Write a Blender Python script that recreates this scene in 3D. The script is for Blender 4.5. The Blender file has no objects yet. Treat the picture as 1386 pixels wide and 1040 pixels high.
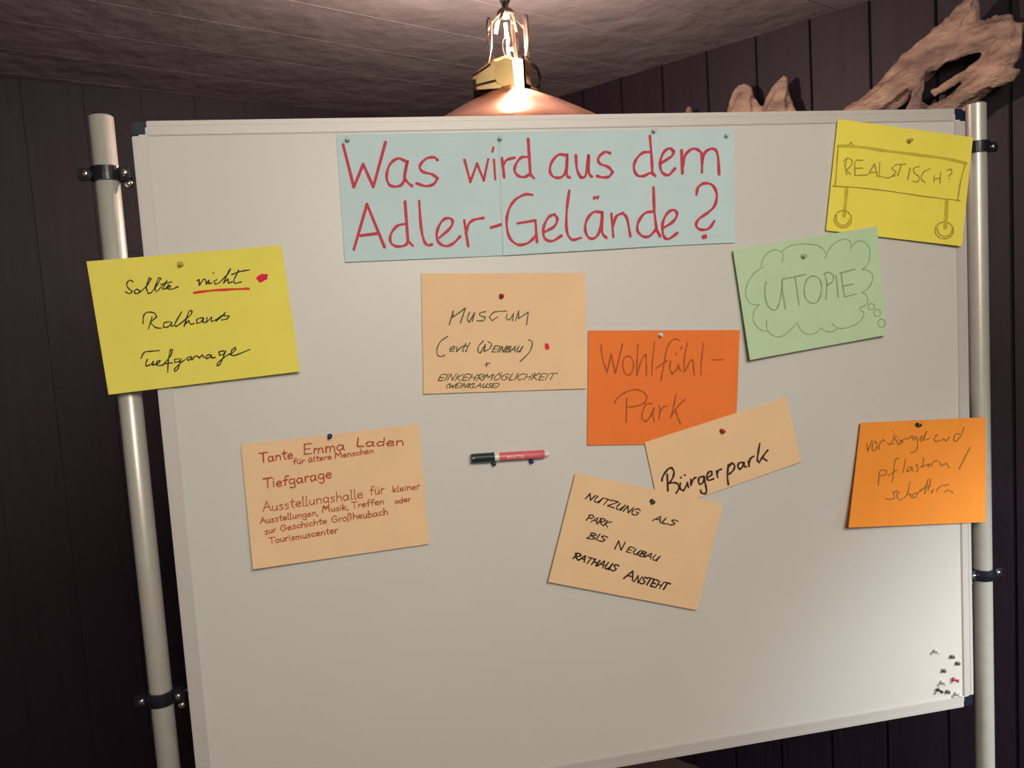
import bpy, bmesh, math, random
from mathutils import Vector, Matrix, noise
random.seed(7)
C = bpy.context.scene.collection
scn = bpy.context.scene
V = Vector

# ------------------------------------------------------------------ camera
F_PX, CX, CY, EYE = 1057.0, 693.0, 520.0, 1.72
dwn = V((807, 12686, F_PX)).normalized()             # world down seen by the camera (x right, y down, z forward)
fwd = (V((0, 0, 1)) - dwn * dwn.z).normalized()
R = Matrix((fwd.cross(-dwn) * 1.0, fwd, -dwn))
if R[0][0] < 0: R[0] = [-c for c in R[0]]
cam_d = bpy.data.cameras.new('camera'); cam = bpy.data.objects.new('camera', cam_d); C.objects.link(cam)
cam_d.sensor_width = 36; cam_d.lens = 36 * F_PX / 1386; cam_d.clip_start = 0.02
cam.matrix_world = Matrix.Translation((0, 0, EYE)) @ (R @ Matrix(((1, 0, 0), (0, -1, 0), (0, 0, -1)))).to_4x4()
scn.camera = cam

# ------------------------------------------------------------------ view, world, lights
scn.view_settings.view_transform = 'Standard'; scn.view_settings.look = 'None'
scn.view_settings.gamma = 1; scn.view_settings.exposure = 0.0; scn.view_settings.use_curve_mapping = False
w = bpy.data.worlds.new('world'); scn.world = w; w.use_nodes = True
w.node_tree.nodes['Background'].inputs[0].default_value = (1, .8, .7, 1)
w.node_tree.nodes['Background'].inputs[1].default_value = 0.02
def light(name, kind, loc, energy, col, size=.1, aim=None, **k):
    d = bpy.data.lights.new(name, kind); d.energy = energy; d.color = col
    o = bpy.data.objects.new(name, d); C.objects.link(o); o.location = loc
    if kind == 'AREA':
        d.shape = 'DISK'; d.size = size
    else: d.shadow_soft_size = size
    if aim is not None: o.rotation_euler = (V(aim) - V(loc)).to_track_quat('-Z', 'Y').to_euler()
    for a, b in k.items(): setattr(d, a, b)
    return o
light('room_fill_light', 'AREA', (0.65, -0.85, 2.17), 94, (1.0, .905, .79), 1.1, aim=(.3, 1.4, .67))  # unseen fill disk added behind the camera to brighten board and room
light('spot_lamp_light', 'SPOT', (2.0, 0.35, 1.67), 185, (.95, .98, 1.0), .16, aim=(1.32, 1.52, .82), spot_size=1.0, spot_blend=1.0)

# ------------------------------------------------------------------ geometry of the view: pixels to points
def ray(x, y): return R @ V((x - CX, y - CY, F_PX))
bd = R @ V((5677, -449, F_PX)); bd.z = 0; bd.normalize()
nb = V((bd.y, -bd.x, 0))                              # out of the board, to the viewer
DB = 1.4 / 1.0421
def on_board(x, y, off=0.0):
    r = ray(x, y); return r * ((DB - off) / (-(r @ nb))) + V((0, 0, EYE))
HC = 0.85
def on_ceiling(x, y):
    r = ray(x, y); return r * (HC / r.z) + V((0, 0, EYE))
CEIL = EYE + HC
def at_y(x, y, Y):
    r = ray(x, y); return r * (Y / r.y) + V((0, 0, EYE))

# ------------------------------------------------------------------ materials
def lin(c): return tuple(((v / 255 + .055) / 1.055) ** 2.4 if v > 10 else v / 255 / 12.92 for v in c)
def mat(name, col, rough=.6, metal=0, spec=.5, var=.0, scale=30, bump=0, bscale=200, bdist=.002, stretch=(1, 1, 1), col2=None, coat=0, emit=None, es=0):
    m = bpy.data.materials.new(name); m.use_nodes = True; nt = m.node_tree; p = nt.nodes['Principled BSDF']
    p.inputs['Roughness'].default_value = rough; p.inputs['Metallic'].default_value = metal
    p.inputs['Specular IOR Level'].default_value = spec; p.inputs['Coat Weight'].default_value = coat
    p.inputs['Base Color'].default_value = (*col, 1)
    if emit: p.inputs['Emission Color'].default_value = (*emit, 1); p.inputs['Emission Strength'].default_value = es
    tc = nt.nodes.new('ShaderNodeTexCoord'); mp = nt.nodes.new('ShaderNodeMapping'); mp.inputs['Scale'].default_value = stretch
    nt.links.new(tc.outputs['Object'], mp.inputs[0])
    if var or col2:
        n = nt.nodes.new('ShaderNodeTexNoise'); n.inputs['Scale'].default_value = scale; n.inputs['Detail'].default_value = 4
        nt.links.new(mp.outputs[0], n.inputs[0])
        cr = nt.nodes.new('ShaderNodeValToRGB'); cr.color_ramp.elements[0].position = .3; cr.color_ramp.elements[1].position = .7
        c2 = col2 or tuple(c * (1 - var) for c in col)
        cr.color_ramp.elements[0].color = (*c2, 1); cr.color_ramp.elements[1].color = (*col, 1)
        nt.links.new(n.outputs[0], cr.inputs[0]); nt.links.new(cr.outputs[0], p.inputs['Base Color'])
    if bump:
        n = nt.nodes.new('ShaderNodeTexNoise'); n.inputs['Scale'].default_value = bscale; n.inputs['Detail'].default_value = 3
        nt.links.new(mp.outputs[0], n.inputs[0]); b = nt.nodes.new('ShaderNodeBump'); b.inputs['Strength'].default_value = bump
        b.inputs['Distance'].default_value = bdist
        nt.links.new(n.outputs[0], b.inputs['Height']); nt.links.new(b.outputs[0], p.inputs['Normal'])
    return m
def thin_glass(name, tint=(1, .97, .93), fac=.12):
    m = bpy.data.materials.new(name); m.use_nodes = True; nt = m.node_tree; nt.nodes.clear()
    o = nt.nodes.new('ShaderNodeOutputMaterial'); mx = nt.nodes.new('ShaderNodeMixShader')
    t = nt.nodes.new('ShaderNodeBsdfTransparent'); t.inputs[0].default_value = (*tint, 1)
    g = nt.nodes.new('ShaderNodeBsdfGlossy'); g.inputs['Roughness'].default_value = .05
    lw = nt.nodes.new('ShaderNodeLayerWeight'); lw.inputs[0].default_value = fac
    nt.links.new(lw.outputs['Fresnel'], mx.inputs[0]); nt.links.new(t.outputs[0], mx.inputs[1]); nt.links.new(g.outputs[0], mx.inputs[2])
    nt.links.new(mx.outputs[0], o.inputs[0]); return m

M = dict(
    board=mat('whiteboard_enamel', (.60, .60, .565), .42, spec=.4, var=.04, scale=2.5),
    alu=mat('brushed_aluminium', (.56, .545, .52), .55, metal=.2, bump=.1, bscale=300, stretch=(1, 1, .05)),
    pole=mat('silver_painted_steel', (.50, .50, .45), .36, metal=.25, spec=.6, var=.08, scale=40),
    corner=mat('dark_blue_plastic', (.008, .013, .035), .45, bump=.05),
    clamp=mat('black_plastic', (.009, .01, .016), .33, bump=.05),
    chrome=mat('chrome', (.8, .8, .78), .15, metal=1),
    wall=mat('dark_brown_panel_wood', (.0170, .0092, .0185), .6, spec=.3, var=.35, scale=9, bump=.25, bscale=30, stretch=(6, 6, .35)),
    wallback=mat('dark_joint_backing', (.006, .004, .005), .8, var=.2),
    ceil=mat('grey_painted_ceiling_board', (.27, .235, .255), .5, var=.18, scale=5, bump=.8, bscale=9, bdist=.012, stretch=(1, 1, 1)),
    ceilback=mat('ceiling_joint_backing', (.09, .075, .075), .8, var=.2),
    plaster=mat('cream_plaster', (.42, .36, .31), .8, var=.08, scale=3, bump=.3),
    floor=mat('brown_floor', (.10, .06, .045), .6, var=.3, scale=6),
    copper=mat('polished_copper', (.62, .29, .17), .34, metal=1, var=.35, scale=18, bump=.12, bscale=60),
    brass=mat('polished_brass', (.83, .60, .28), .2, metal=1, var=.2, scale=20),
    darkmetal=mat('dark_bronze', (.05, .035, .03), .35, metal=.8, var=.3),
    glass=thin_glass('clear_lamp_glass'),
    crown=mat('nickel_crown', (.85, .68, .55), .18, metal=1, var=.4, scale=60),
    wire=mat('pinkish_copper_wire', (.35, .2, .17), .35, metal=.8, var=.2),
    bulb=mat('lit_bulb', (1, .8, .5), .3, emit=(1, .72, .42), es=45),
    core=mat('glowing_frosted_glass', (.9, .8, .7), .4, emit=(1, .80, .60), es=5),
    drift=mat('weathered_driftwood', (.40, .265, .20), .8, col2=(.13, .08, .075), scale=11, bump=1.0, bscale=55, bdist=.006, stretch=(1, 1, 2.6)),
    red_ink=mat('red_marker_ink', lin((178, 48, 62)), .6, var=.12, scale=60),
    black_ink=mat('black_pen_ink', (.03, .022, .018), .6, var=.2, scale=60),
    rubber=mat('black_rubber', (.02, .02, .02), .7, var=.1),
    screw_white=mat('white_plastic', (.75, .72, .66), .35, var=.04),
)
def paper(n, c): return mat(n + '_paper', c, .75, spec=.25, var=.05, scale=14, bump=.12, bscale=500)
P = dict(blue=paper('pale_blue', (.50, .66, .68)), yellow=paper('yellow', (.78, .71, .12)), yellow2=paper('bright_yellow', (.84, .74, .10)),
         peach=paper('peach', (.80, .56, .33)), orange=paper('orange', (.82, .20, .038)), green=paper('pale_green', (.48, .66, .42)))

# ------------------------------------------------------------------ object helpers
def link(name, me, m, parent=None, origin=None, smooth=False):
    if origin is None: origin = V(parent['o']) if parent and 'o' in parent else V((0, 0, 0))
    me.transform(Matrix.Translation(-V(origin)))
    if m: me.materials.append(m)
    if smooth:
        for p in me.polygons: p.use_smooth = True
    o = bpy.data.objects.new(name, me); C.objects.link(o)
    if parent: o.parent = parent
    else: o.location = origin
    return o
def props(o, label=None, cat=None, group=None, kind=None):
    for k, v in (('label', label), ('category', cat), ('group', group), ('kind', kind)):
        if v: o[k] = v
    return o
class MB:
    def __init__(s): s.bm = bmesh.new()
    def poly(s, pts, faces):
        vs = [s.bm.verts.new(p) for p in pts]
        for f in faces:
            try: s.bm.faces.new([vs[i] for i in f])
            except ValueError: pass
    def box(s, c, ax, ay, az, bev=0):
        """box with centre c and half axis vectors"""
        c, ax, ay, az = V(c), V(ax), V(ay), V(az)
        b = bmesh.new(); bmesh.ops.create_cube(b, size=2)
        if bev:
            L = [ax.length, ay.length, az.length]
            for v in b.verts: v.co = V((v.co.x * L[0], v.co.y * L[1], v.co.z * L[2]))
            bmesh.ops.bevel(b, geom=b.edges[:], offset=bev, segments=2, affect='EDGES')
            ax, ay, az = ax.normalized(), ay.normalized(), az.normalized()
        me = bpy.data.meshes.new('t'); 
        for v in b.verts: v.co = c + ax * v.co.x + ay * v.co.y + az * v.co.z
        bmesh.ops.recalc_face_normals(b, faces=b.faces[:])
        b.to_mesh(me); b.free(); s.bm.from_mesh(me); bpy.data.meshes.remove(me); return s
    def lathe(s, prof, o=(0, 0, 0), ax=(0, 0, 1), n=32, a0=0, a1=2 * math.pi):
        ax = V(ax).normalized(); x = V((1, 0, 0)) if abs(ax.z) > .99 else ax.orthogonal().normalized(); y = ax.cross(x); o = V(o)
        full = abs(a1 - a0 - 2 * math.pi) < 1e-6; N = n if full else n + 1
        rings = []
        for r, z in prof:
            rings.append([s.bm.verts.new(o + ax * z + (x * math.cos(a0 + (a1 - a0) * i / n) + y * math.sin(a0 + (a1 - a0) * i / n)) * max(r, 1e-5)) for i in range(N)])
        for a, b in zip(rings, rings[1:]):
            for i in range(n):
                j = (i + 1) % N; s.bm.faces.new((a[i], a[j], b[j], b[i]))
        return s
    def tube(s, pts, r, n=10, caps=True):
        pts = [V(p) for p in pts]; rs = r if isinstance(r, (list, tuple)) else [r] * len(pts)
        up = None; rings = []
        for i, p in enumerate(pts):
            t = (pts[min(i + 1, len(pts) - 1)] - pts[max(i - 1, 0)]).normalized()
            x = t.orthogonal().normalized() if up is None else (up - t * (up @ t)).normalized()
            up = x; y = t.cross(x)
            rings.append([s.bm.verts.new(p + (x * math.cos(2 * math.pi * k / n) + y * math.sin(2 * math.pi * k / n)) * rs[i]) for k in range(n)])
        for a, b in zip(rings, rings[1:]):
            for k in range(n): s.bm.faces.new((a[k], a[(k + 1) % n], b[(k + 1) % n], b[k]))
        if caps: s.bm.faces.new(rings[0][::-1]); s.bm.faces.new(rings[-1])
        return s
    def torus(s, c, ax, R0, r, sx=1.0, n=20, m=8, xdir=None):
        ax = V(ax).normalized(); x = V(xdir).normalized() if xdir else ax.orthogonal().normalized(); y = ax.cross(x)
        pts = [V(c) + x * math.cos(2 * math.pi * i / n) * R0 * sx + y * math.sin(2 * math.pi * i / n) * R0 for i in range(n + 1)]
        return s.tube(pts, r, m, False)
    def out(s, name, m, parent=None, origin=None, smooth=False):
        bmesh.ops.recalc_face_normals(s.bm, faces=s.bm.faces[:])
        me = bpy.data.meshes.new(name); s.bm.to_mesh(me); s.bm.free()
        return link(name, me, m, parent, origin, smooth)
def empty(name, loc, parent=None):
    o = bpy.data.objects.new(name, None); C.objects.link(o); o.location = loc; o.empty_display_size = .05; o['o'] = tuple(loc); return o

# ------------------------------------------------------------------ room shell
Lp = [on_ceiling(0, 104), on_ceiling(346, 138.5)]; Rp = [on_ceiling(900, 87), on_ceiling(1181, 0)]
dL = (Lp[0] - Lp[1]); dL.z = 0; dL.normalize()        # away from the corner along the left wall
dR = (Rp[1] - Rp[0]); dR.z = 0; dR.normalize()
den = dL.x * dR.y - dL.y * dR.x; dd = Rp[0] - Lp[0]
K = Lp[0] + dL * ((dd.x * dR.y - dd.y * dR.x) / den); K.z = 0   # the room's far corner
LEN = 4.1
A_, B_ = K + dR * LEN, K + dL * LEN; D_ = K + dR * LEN + dL * LEN
room = [K, B_, D_, A_]
def slab(name, poly, z0, z1, m, parent=None, kind='structure'):
    n = len(poly); b = MB()
    b.poly([(p.x, p.y, z0) for p in poly] + [(p.x, p.y, z1) for p in poly],
           [tuple(range(n)), tuple(range(n, 2 * n))] + [(i, (i + 1) % n, n + (i + 1) % n, n + i) for i in range(n)])
    o = b.out(name, m, parent); 
    if kind: o['kind'] = kind
    return o
slab('floor', room, -.05, 0, M['floor'])
ceiling = slab('ceiling', room, CEIL + .008, CEIL + .06, M['ceilback'])
def clip(poly, n, c, keep_less):
    out = []
    for i in range(len(poly)):
        p, q = poly[i], poly[(i + 1) % len(poly)]; a, b = p @ n - c, q @ n - c
        if not keep_less: a, b = -a, -b
        if a <= 0: out.append(p)
        if a * b < 0: out.append(p + (q - p) * (a / (a - b)))
    return out
an = math.radians(37); nrm = V((-math.sin(an), math.cos(an), 0)); s0 = 1.516; sp = .226
for k in range(-18, 14):
    lo, hi = s0 + k * sp + .0015, s0 + (k + 1) * sp - .0015
    q = clip(clip(room, nrm, hi, True), nrm, lo, False)
    if len(q) > 2: slab('ceiling_board', q, CEIL, CEIL + .012, M['ceil'], ceiling, None)
def wall(name, p, q, m, thick=.06, off=0):
    d = (q - p).normalized(); inn = V((-d.y, d.x, 0))
    if inn @ (V((0, 0, 0)) - p) < 0: inn = -inn
    b = MB(); b.box((p + q) / 2 - inn * (thick / 2 + off) + V((0, 0, CEIL / 2 + .03)), (q - p) / 2 + d * .07, inn * thick / 2, (0, 0, CEIL / 2 + .03))
    o = b.out(name, m); o['kind'] = 'structure'; return o, d, inn
def panelled(name, p, q, first, pitch, gap=.004):
    o, d, inn = wall(name, p, q, M['wallback'], off=.012)
    L = (q - p).length; e = first
    while e > 0: e -= pitch
    k = 0
    while e < L:
        a, b_ = max(e + gap, 0.0), min(e + pitch - gap, L)
        if b_ - a > .02:
            b = MB(); jog = random.uniform(-.0006, .0006)
            b.box(p + d * (a + b_) / 2 - inn * (.006 + jog) + V((0, 0, CEIL / 2)), d * (b_ - a) / 2, inn * .006, (0, 0, CEIL / 2), bev=.0015)
            b.out('wall_board', M['wall'], o)
        e += pitch
    return o, inn
gx = [(958, 110), (1024, 100), (1098, 100), (1179, 60), (1266, 60), (1367, 60)]
nR = V((-dR.y, dR.x, 0)); cR = Rp[0] @ nR
def on_right_wall(x, y, off=0.0):
    r = ray(x, y); s = 1 if (nR @ (V((0, 0, 0)) - K)) > 0 else -1
    return r * ((cR + s * off) / (r @ nR)) + V((0, 0, EYE))
g0 = (on_right_wall(*gx[0]) - K) @ dR; g5 = (on_right_wall(*gx[5]) - K) @ dR
wallR, innR = panelled('wall_right', K, A_, g0, (g5 - g0) / 5)
wallL, innL = panelled('wall_left', K, B_, .1, .174, .0004)
wall('wall_back_left', B_, D_, M['plaster']); wall('wall_back_right', A_, D_, M['plaster'])

# ------------------------------------------------------------------ the mobile whiteboard
up = V((0, 0, 1))
O = V((0, 0, EYE)) - nb * DB                            # foot of the camera on the board plane
def BP(u, z, off=0): return V((O.x, O.y, 0)) + bd * u + up * z + nb * off
uL, uR = -.3322, 1.1678; zT, zB = EYE + .3472, EYE - .8470
base = BP((uL + uR) / 2, 0, -.03); wb = empty('mobile_whiteboard', base)
props(wb, 'large white magnetic board in a pale aluminium frame between two grey poles', 'whiteboard')
FW, TH = .0235, .018
b = MB(); b.box(BP((uL + uR) / 2, (zT + zB) / 2, -.008), bd * ((uR - uL) / 2 - .01), nb * .0065, up * ((zT - zB) / 2 - .01)); b.out('panel', M['board'], wb)
def profile(u0, z0, u1, z1, wdir, name):
    """aluminium profile: flat bar with a raised outer lip"""
    L = BP(u1, z1) - BP(u0, z0); l = L.normalized(); wd = bd * wdir[0] + up * wdir[1]
    b = MB(); c = (BP(u0, z0) + BP(u1, z1)) / 2
    b.box(c - nb * .008, L / 2, nb * .0095, wd * FW / 2 * .98, bev=.0012)
    b.box(c + wd * FW * .28 + nb * .0005, L / 2 - l * .0005, nb * .0016, wd * FW * .16, bev=.0008)
    b.out('frame_profile', M['alu'], wb)
f2 = FW / 2
profile(uL + FW, zT - f2, uR - FW, zT - f2, (0, 1), 'top'); profile(uL + FW, zB + f2, uR - FW, zB + f2, (0, -1), 'bottom')
profile(uL + f2, zB + FW, uL + f2, zT - FW, (-1, 0), 'left'); profile(uR - f2, zB + FW, uR - f2, zT - FW, (1, 0), 'right')
for uu, zz in ((uL + f2, zT - f2), (uR - f2, zT - f2), (uL + f2, zB + f2), (uR - f2, zB + f2)):
    b = MB(); b.box(BP(uu, zz, -.009), bd * f2 * 1.0, nb * .009, up * f2 * 1.0, bev=.003)
    props(b.out('corner_cap', M['corner'], wb, smooth=False), 'dark blue plastic corner')
PR, PO = .0182, -.0285
pT = EYE + .3635
for side, pu in ((-1, uL - .0498), (1, uR + .0498)):
    b = MB(); b.lathe([(0, .075), (PR, .075), (PR, pT - .002), (PR - .003, pT), (0, pT)], BP(pu, 0, PO), n=40)
    b.out('pole', M['pole'], wb, smooth=False)
    for p in wb.children[-1].data.polygons: p.use_smooth = abs(p.normal.z) < .5
    b = MB(); b.lathe([(0, -.004), (PR - .004, -.004), (PR - .0035, .0015), (PR - .008, .003), (0, .003)], BP(pu, pT, PO), n=32); b.out('pole_cap', M['clamp'], wb)
    # foot with castors
    b = MB(); b.box(BP(pu, .085, PO), bd * .02, nb * .29, up * .014, bev=.004); ft = b.out('foot_bar', M['pole'], wb)
    for sg in (-1, 1):
        b = MB(); c = BP(pu, .036, PO + sg * .255)
        b.lathe([(0, -.011), (.03, -.011), (.036, -.005), (.036, .005), (.03, .011), (0, .011)], c, bd, n=24)
        b.box(c + up * .022, bd * .016, nb * .012, up * .014, bev=.002); b.out('castor', M['rubber'], ft, origin=base)
    for (px, py) in (((147, 236), (224, 942)) if side < 0 else ((1330, 200), (1336, 775))):
        r = ray(px, py); z = EYE + (r * ((DB - PO) / (-(r @ nb)))).z; c = BP(pu, z, PO)
        b = MB(); R2 = PR + .0048
        b.lathe([(PR + .0002, -.011), (R2, -.011), (R2 + .001, 0), (R2, .011), (PR + .0002, .011)], c, n=32)
        b.box(c + bd * (side * (R2 + .008)) + nb * .004, bd * .011, nb * .007, up * .0095, bev=.003)      # outer ear
        b.box(c - bd * (side * (R2 + .006)) + nb * .002, bd * .010, nb * .009, up * .011, bev=.003)       # ear beside the board
        cl = b.out('clamp', M['clamp'], wb)
        b = MB(); b.tube([c - bd * (side * (R2 + .004)) + nb * .0, c - bd * (side * .052) + nb * .004 + up * .010], .0022, 8)
        b.out('clamp_pin', M['chrome'], cl, origin=base)
        for du in (side * (R2 + .006), -side * (R2 + .006)):
            b = MB(); q = c + bd * du + nb * .011
            b.lathe([(0, -.002), (.0052, -.002), (.0052, .0015), (.003, .003), (0, .003)], q, nb, n=12); b.out('clamp_screw', M['chrome'], cl, origin=base, smooth=True)
        b = MB(); q = c - bd * (side * (R2 + .010)) - up * .017 + nb * .006
        b.lathe([(0, -.004), (.006, -.004), (.006, .002), (.003, .005), (0, .005)], q, nb, n=14)
        b.out('clamp_knob', M['chrome'] if side < 0 else M['clamp'], cl, origin=base, smooth=True)

# ------------------------------------------------------------------ pen strokes
def smooth_path(pts, seg=5):
    if len(pts) < 3: return [[V(p) for p in pts]]
    pts = [V(p) for p in pts]; parts = []; cur = [pts[0]]
    for i in range(1, len(pts) - 1):
        cur.append(pts[i]); a, b_ = pts[i] - pts[i - 1], pts[i + 1] - pts[i]
        if a.length > 1e-6 and b_.length > 1e-6 and a.angle(b_) > math.radians(80): parts.append(cur); cur = [pts[i]]
    cur.append(pts[-1]); parts.append(cur); res = []
    for q in parts:
        n = len(q); out = []
        for i in range(n - 1):
            p0 = q[i - 1] if i else (q[-2] if (q[0] - q[-1]).length < 1e-6 else q[0] * 2 - q[1]); p1, p2 = q[i], q[i + 1]
            p3 = q[i + 2] if i + 2 < n else (q[1] if (q[0] - q[-1]).length < 1e-6 else q[-1] * 2 - q[-2])
            if n == 2: out += [p1, p1.lerp(p2, .5)]; continue
            for k in range(seg):
                t = k / seg
                out.append(.5 * ((2 * p1) + (p2 - p0) * t + (2 * p0 - 5 * p1 + 4 * p2 - p3) * t * t + (3 * p1 - p0 - 3 * p2 + p3) * t ** 3))
        out.append(q[-1]); res.append(out)
    return res
def ribbon(bm, pts, wd, proj, k):
    """a flat pen line of width wd (in the units of pts) laid on a surface by proj"""
    p = []
    for q in pts:
        if not p or (q - p[-1]).length > .05: p.append(q)
    if len(p) == 1: p = [p[0] - V((wd * .2, 0)), p[0] + V((wd * .2, 0))]
    L, Rr = [], []
    for i in range(len(p)):
        a = p[max(i - 1, 0)]; c = p[min(i + 1, len(p) - 1)]; t = (c - a)
        if t.length < 1e-6: t = V((1, 0))
        t.normalize(); n = V((-t.y, t.x)); ww = wd * (.92 + .16 * math.sin(i * .9 + k))
        L.append(bm.verts.new(proj(p[i] + n * ww / 2, k))); Rr.append(bm.verts.new(proj(p[i] - n * ww / 2, k)))
    for i in range(len(p) - 1): bm.faces.new((L[i], L[i + 1], Rr[i + 1], Rr[i]))
    for end, s in ((0, -1), (-1, 1)):
        a = p[0] if end == 0 else p[-1]; t = ((p[1] - p[0]) if end == 0 else (p[-1] - p[-2])).normalized(); n = V((-t.y, t.x))
        arc = [bm.verts.new(proj(a + (n * math.cos(x) + t * s * math.sin(x)) * wd / 2, k)) for x in (.6, 1.2, 1.95, 2.55)]
        bm.faces.new([L[end]] + arc + [Rr[end]])
GL = {}
def G(ch, w_, *st): GL[ch] = (w_, [[(st_[i], st_[i + 1]) for i in range(0, len(st_), 2)] for st_ in st])
G('A', 7.5, (0, 0, 3.5, 10, 7, 0), (1.5, 4, 5.8, 4)); G('B', 7, (1, 0, 1, 10), (0, 9.5, 4, 10, 5.5, 8, 1.2, 5.3, 6, 4, 5, .5, 0, .3))
G('C', 7, (6, 8.5, 3.5, 10, .5, 7, .5, 3, 3, 0, 6, 1.5)); G('E', 7, (6, 10, 1, 10, 1, 0, 6, 0), (1, 5, 5, 5))
G('G', 8, (6, 8.5, 3.5, 10, .5, 7, .5, 3, 3, 0, 6, 1.5, 6.2, 5), (6.2, 5, 3.5, 5)); G('H', 8, (1, 0, 1, 10), (6.3, 0, 6.3, 10), (1, 5, 6.3, 5))
G('I', 2.6, (1, 0, 1, 10)); G('K', 7, (1, 0, 1, 10), (6, 10, 1, 4.5, 6, 0)); G('L', 6, (1, 10, 1, 0, 5, 0))
G('M', 10, (0, 0, 1, 10, 4, 4, 7.5, 10, 8.5, 0)); G('N', 8, (1, 0, 1, 10, 6, 0, 6.5, 10))
G('O', 8, (3.5, 10, .8, 7, 1, 2, 3.5, 0, 6.2, 3, 6, 8, 3.5, 10)); GL['Ö'] = (8, GL['O'][1] + [[(2, 12), (2.3, 12.3)], [(5, 12), (5.3, 12.3)]])
G('P', 7, (1, 0, 1.2, 10), (-.5, 8.5, 3, 10.5, 6.5, 8.3, 4.5, 5, 1, 4.5)); G('R', 7.5, (1, 0, 1.2, 10), (-.5, 8.5, 3, 10.5, 6.5, 8.3, 4.5, 5.4, 1, 4.8, 6.8, 0))
G('S', 6.5, (6, 9, 3, 10, 1, 8, 3, 5.5, 5.5, 4, 5, 1, 2, 0, 0, 1)); G('T', 7.5, (0, 10, 7.5, 10), (3.5, 10, 3.5, 0))
G('U', 8, (1, 10, 1, 3, 3, 0, 5, 1.5, 6.3, 10), (6.3, 10, 6.3, 0)); G('W', 9.5, (0, 10, 2, 0, 4.3, 7, 6.3, 0, 9, 10)); G('Z', 7, (0, 10, 6, 10, 0, 0, 6.5, 0))
G('(', 4, (3, 11, .8, 7, .8, 3, 3, -1)); G(')', 4, (.5, 11, 2.6, 7, 2.4, 3, .3, -1)); G(',', 3, (1.5, .5, .7, -2)); G('.', 3, (1, 0, 1.3, .3)); G('-', 5, (0, 5, 4, 5))
G('a', 6.8, (5, 5, 2, 5.5, .5, 3, 1.5, 0, 4, 1, 5, 5), (5, 5, 5, 1, 6, 0)); G('b', 6.2, (1, 10, 1, 0), (1, 3, 3, 5.5, 5, 4, 4.5, .5, 1, 0)); G('c', 5.8, (5, 4.5, 3, 5.5, .8, 3.5, 1.5, .5, 5, .8))
G('d', 6.5, (5, 10, 5, 0), (5, 4.5, 2.5, 5.5, .5, 3, 2, 0, 5, 1.5)); G('e', 6, (1, 2.6, 4.8, 3.4, 4, 5.4, 2, 5.3, .6, 3, 1.8, .2, 5, .8))
G('f', 5, (5, 9.5, 3.5, 10, 2.3, 8, 2, 0), (.5, 5.5, 4.5, 5.8)); G('g', 6.5, (5, 5, 2, 5.5, .6, 3, 2, .5, 5, 2), (5, 5.3, 5, -3, 3, -4, 1, -3)); G('h', 6.2, (1, 10, 1, 0), (1, 3, 3, 5.5, 4.8, 4.5, 5, 0))
G('i', 2.8, (1, 5.5, 1, 0), (1, 8, 1.3, 7.8)); G('k', 6, (1, 10, 1, 0), (4.8, 5.5, 1, 2.5, 5, 0)); G('l', 3, (1, 10, 1, 1, 2.2, 0))
G('m', 8.5, (1, 5.5, 1, 0), (1, 3.5, 2.5, 5.5, 4, 4, 4, 0), (4, 3.5, 5.5, 5.5, 7, 4, 7.2, 0)); G('n', 6.2, (1, 5.5, 1, 0), (1, 3.5, 3, 5.5, 4.7, 4, 5, 0))
G('o', 6, (3, 5.5, .8, 3.8, 1, 1, 3, 0, 5, 2, 4.7, 4.7, 3, 5.5)); G('r', 4.8, (1, 5.5, 1, 0), (1, 3.5, 2.5, 5.3, 4.2, 5.2)); G('s', 5, (4, 5, 2, 5.5, 1, 4.2, 3.8, 2, 3, 0, .5, .3))
G('t', 5, (2.5, 9, 2.3, 1.5, 4, 0), (.5, 6, 4.7, 6.3)); G('u', 6.2, (1, 5.5, 1, 1.5, 2.5, 0, 4.5, 2, 4.8, 5.5), (4.8, 5.5, 5, 0)); G('v', 5.6, (.5, 5.5, 2.5, 0, 5, 5.5)); G('z', 5.6, (.5, 5.5, 4.5, 5.5, .5, 0, 5, 0))
for a_, c_ in (('ä', 'a'), ('ö', 'o'), ('ü', 'u')): GL[a_] = (GL[c_][0], GL[c_][1] + [[(1.6, 8), (1.9, 8)], [(4, 8.2), (4.3, 8.2)]])
G('ß', 6.5, (1, -2, 1, 8, 3, 10, 5, 8, 3, 6, 5.3, 3.5, 3, 0)); G(' ', 4)
def word(text, x0, y0, x1, y1, h, slant=.15, jit=.35):
    """strokes of a word with baseline x0,y0 to x1,y1 and capital height h (y runs down)"""
    tot = sum(GL[c][0] for c in text); b = V((x1 - x0, y1 - y0)); ex = b / tot; uy = V((b.y, -b.x)).normalized() * h / 10
    x = 0; out = []; o = V((x0, y0))
    for c in text:
        wd, st = GL[c]; jy = random.uniform(-jit, jit); js = random.uniform(.93, 1.07)
        for s in st:
            out.append([tuple(o + ex * (x + px + py * slant * .5 * 1.0) + uy * (py * js + jy)) for px, py in s])
        x += wd
    return out
def crop(x0, y0, s, strokes): return [[(x0 + p[0] / s, y0 + p[1] / s) for p in st] for st in strokes]
def S(txt):
    """'x,y x,y ...; x,y ...' to strokes"""
    return [[tuple(float(v) for v in p.split(',')) for p in st.split()] for st in txt.split(';') if st.strip()]
def ring(cx, cy, rx, ry=None, n=14, a0=0, a1=360):
    ry = ry or rx; return [[(cx + rx * math.cos(math.radians(a0 + (a1 - a0) * i / n)), cy + ry * math.sin(math.radians(a0 + (a1 - a0) * i / n))) for i in range(n + 1)]]

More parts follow.
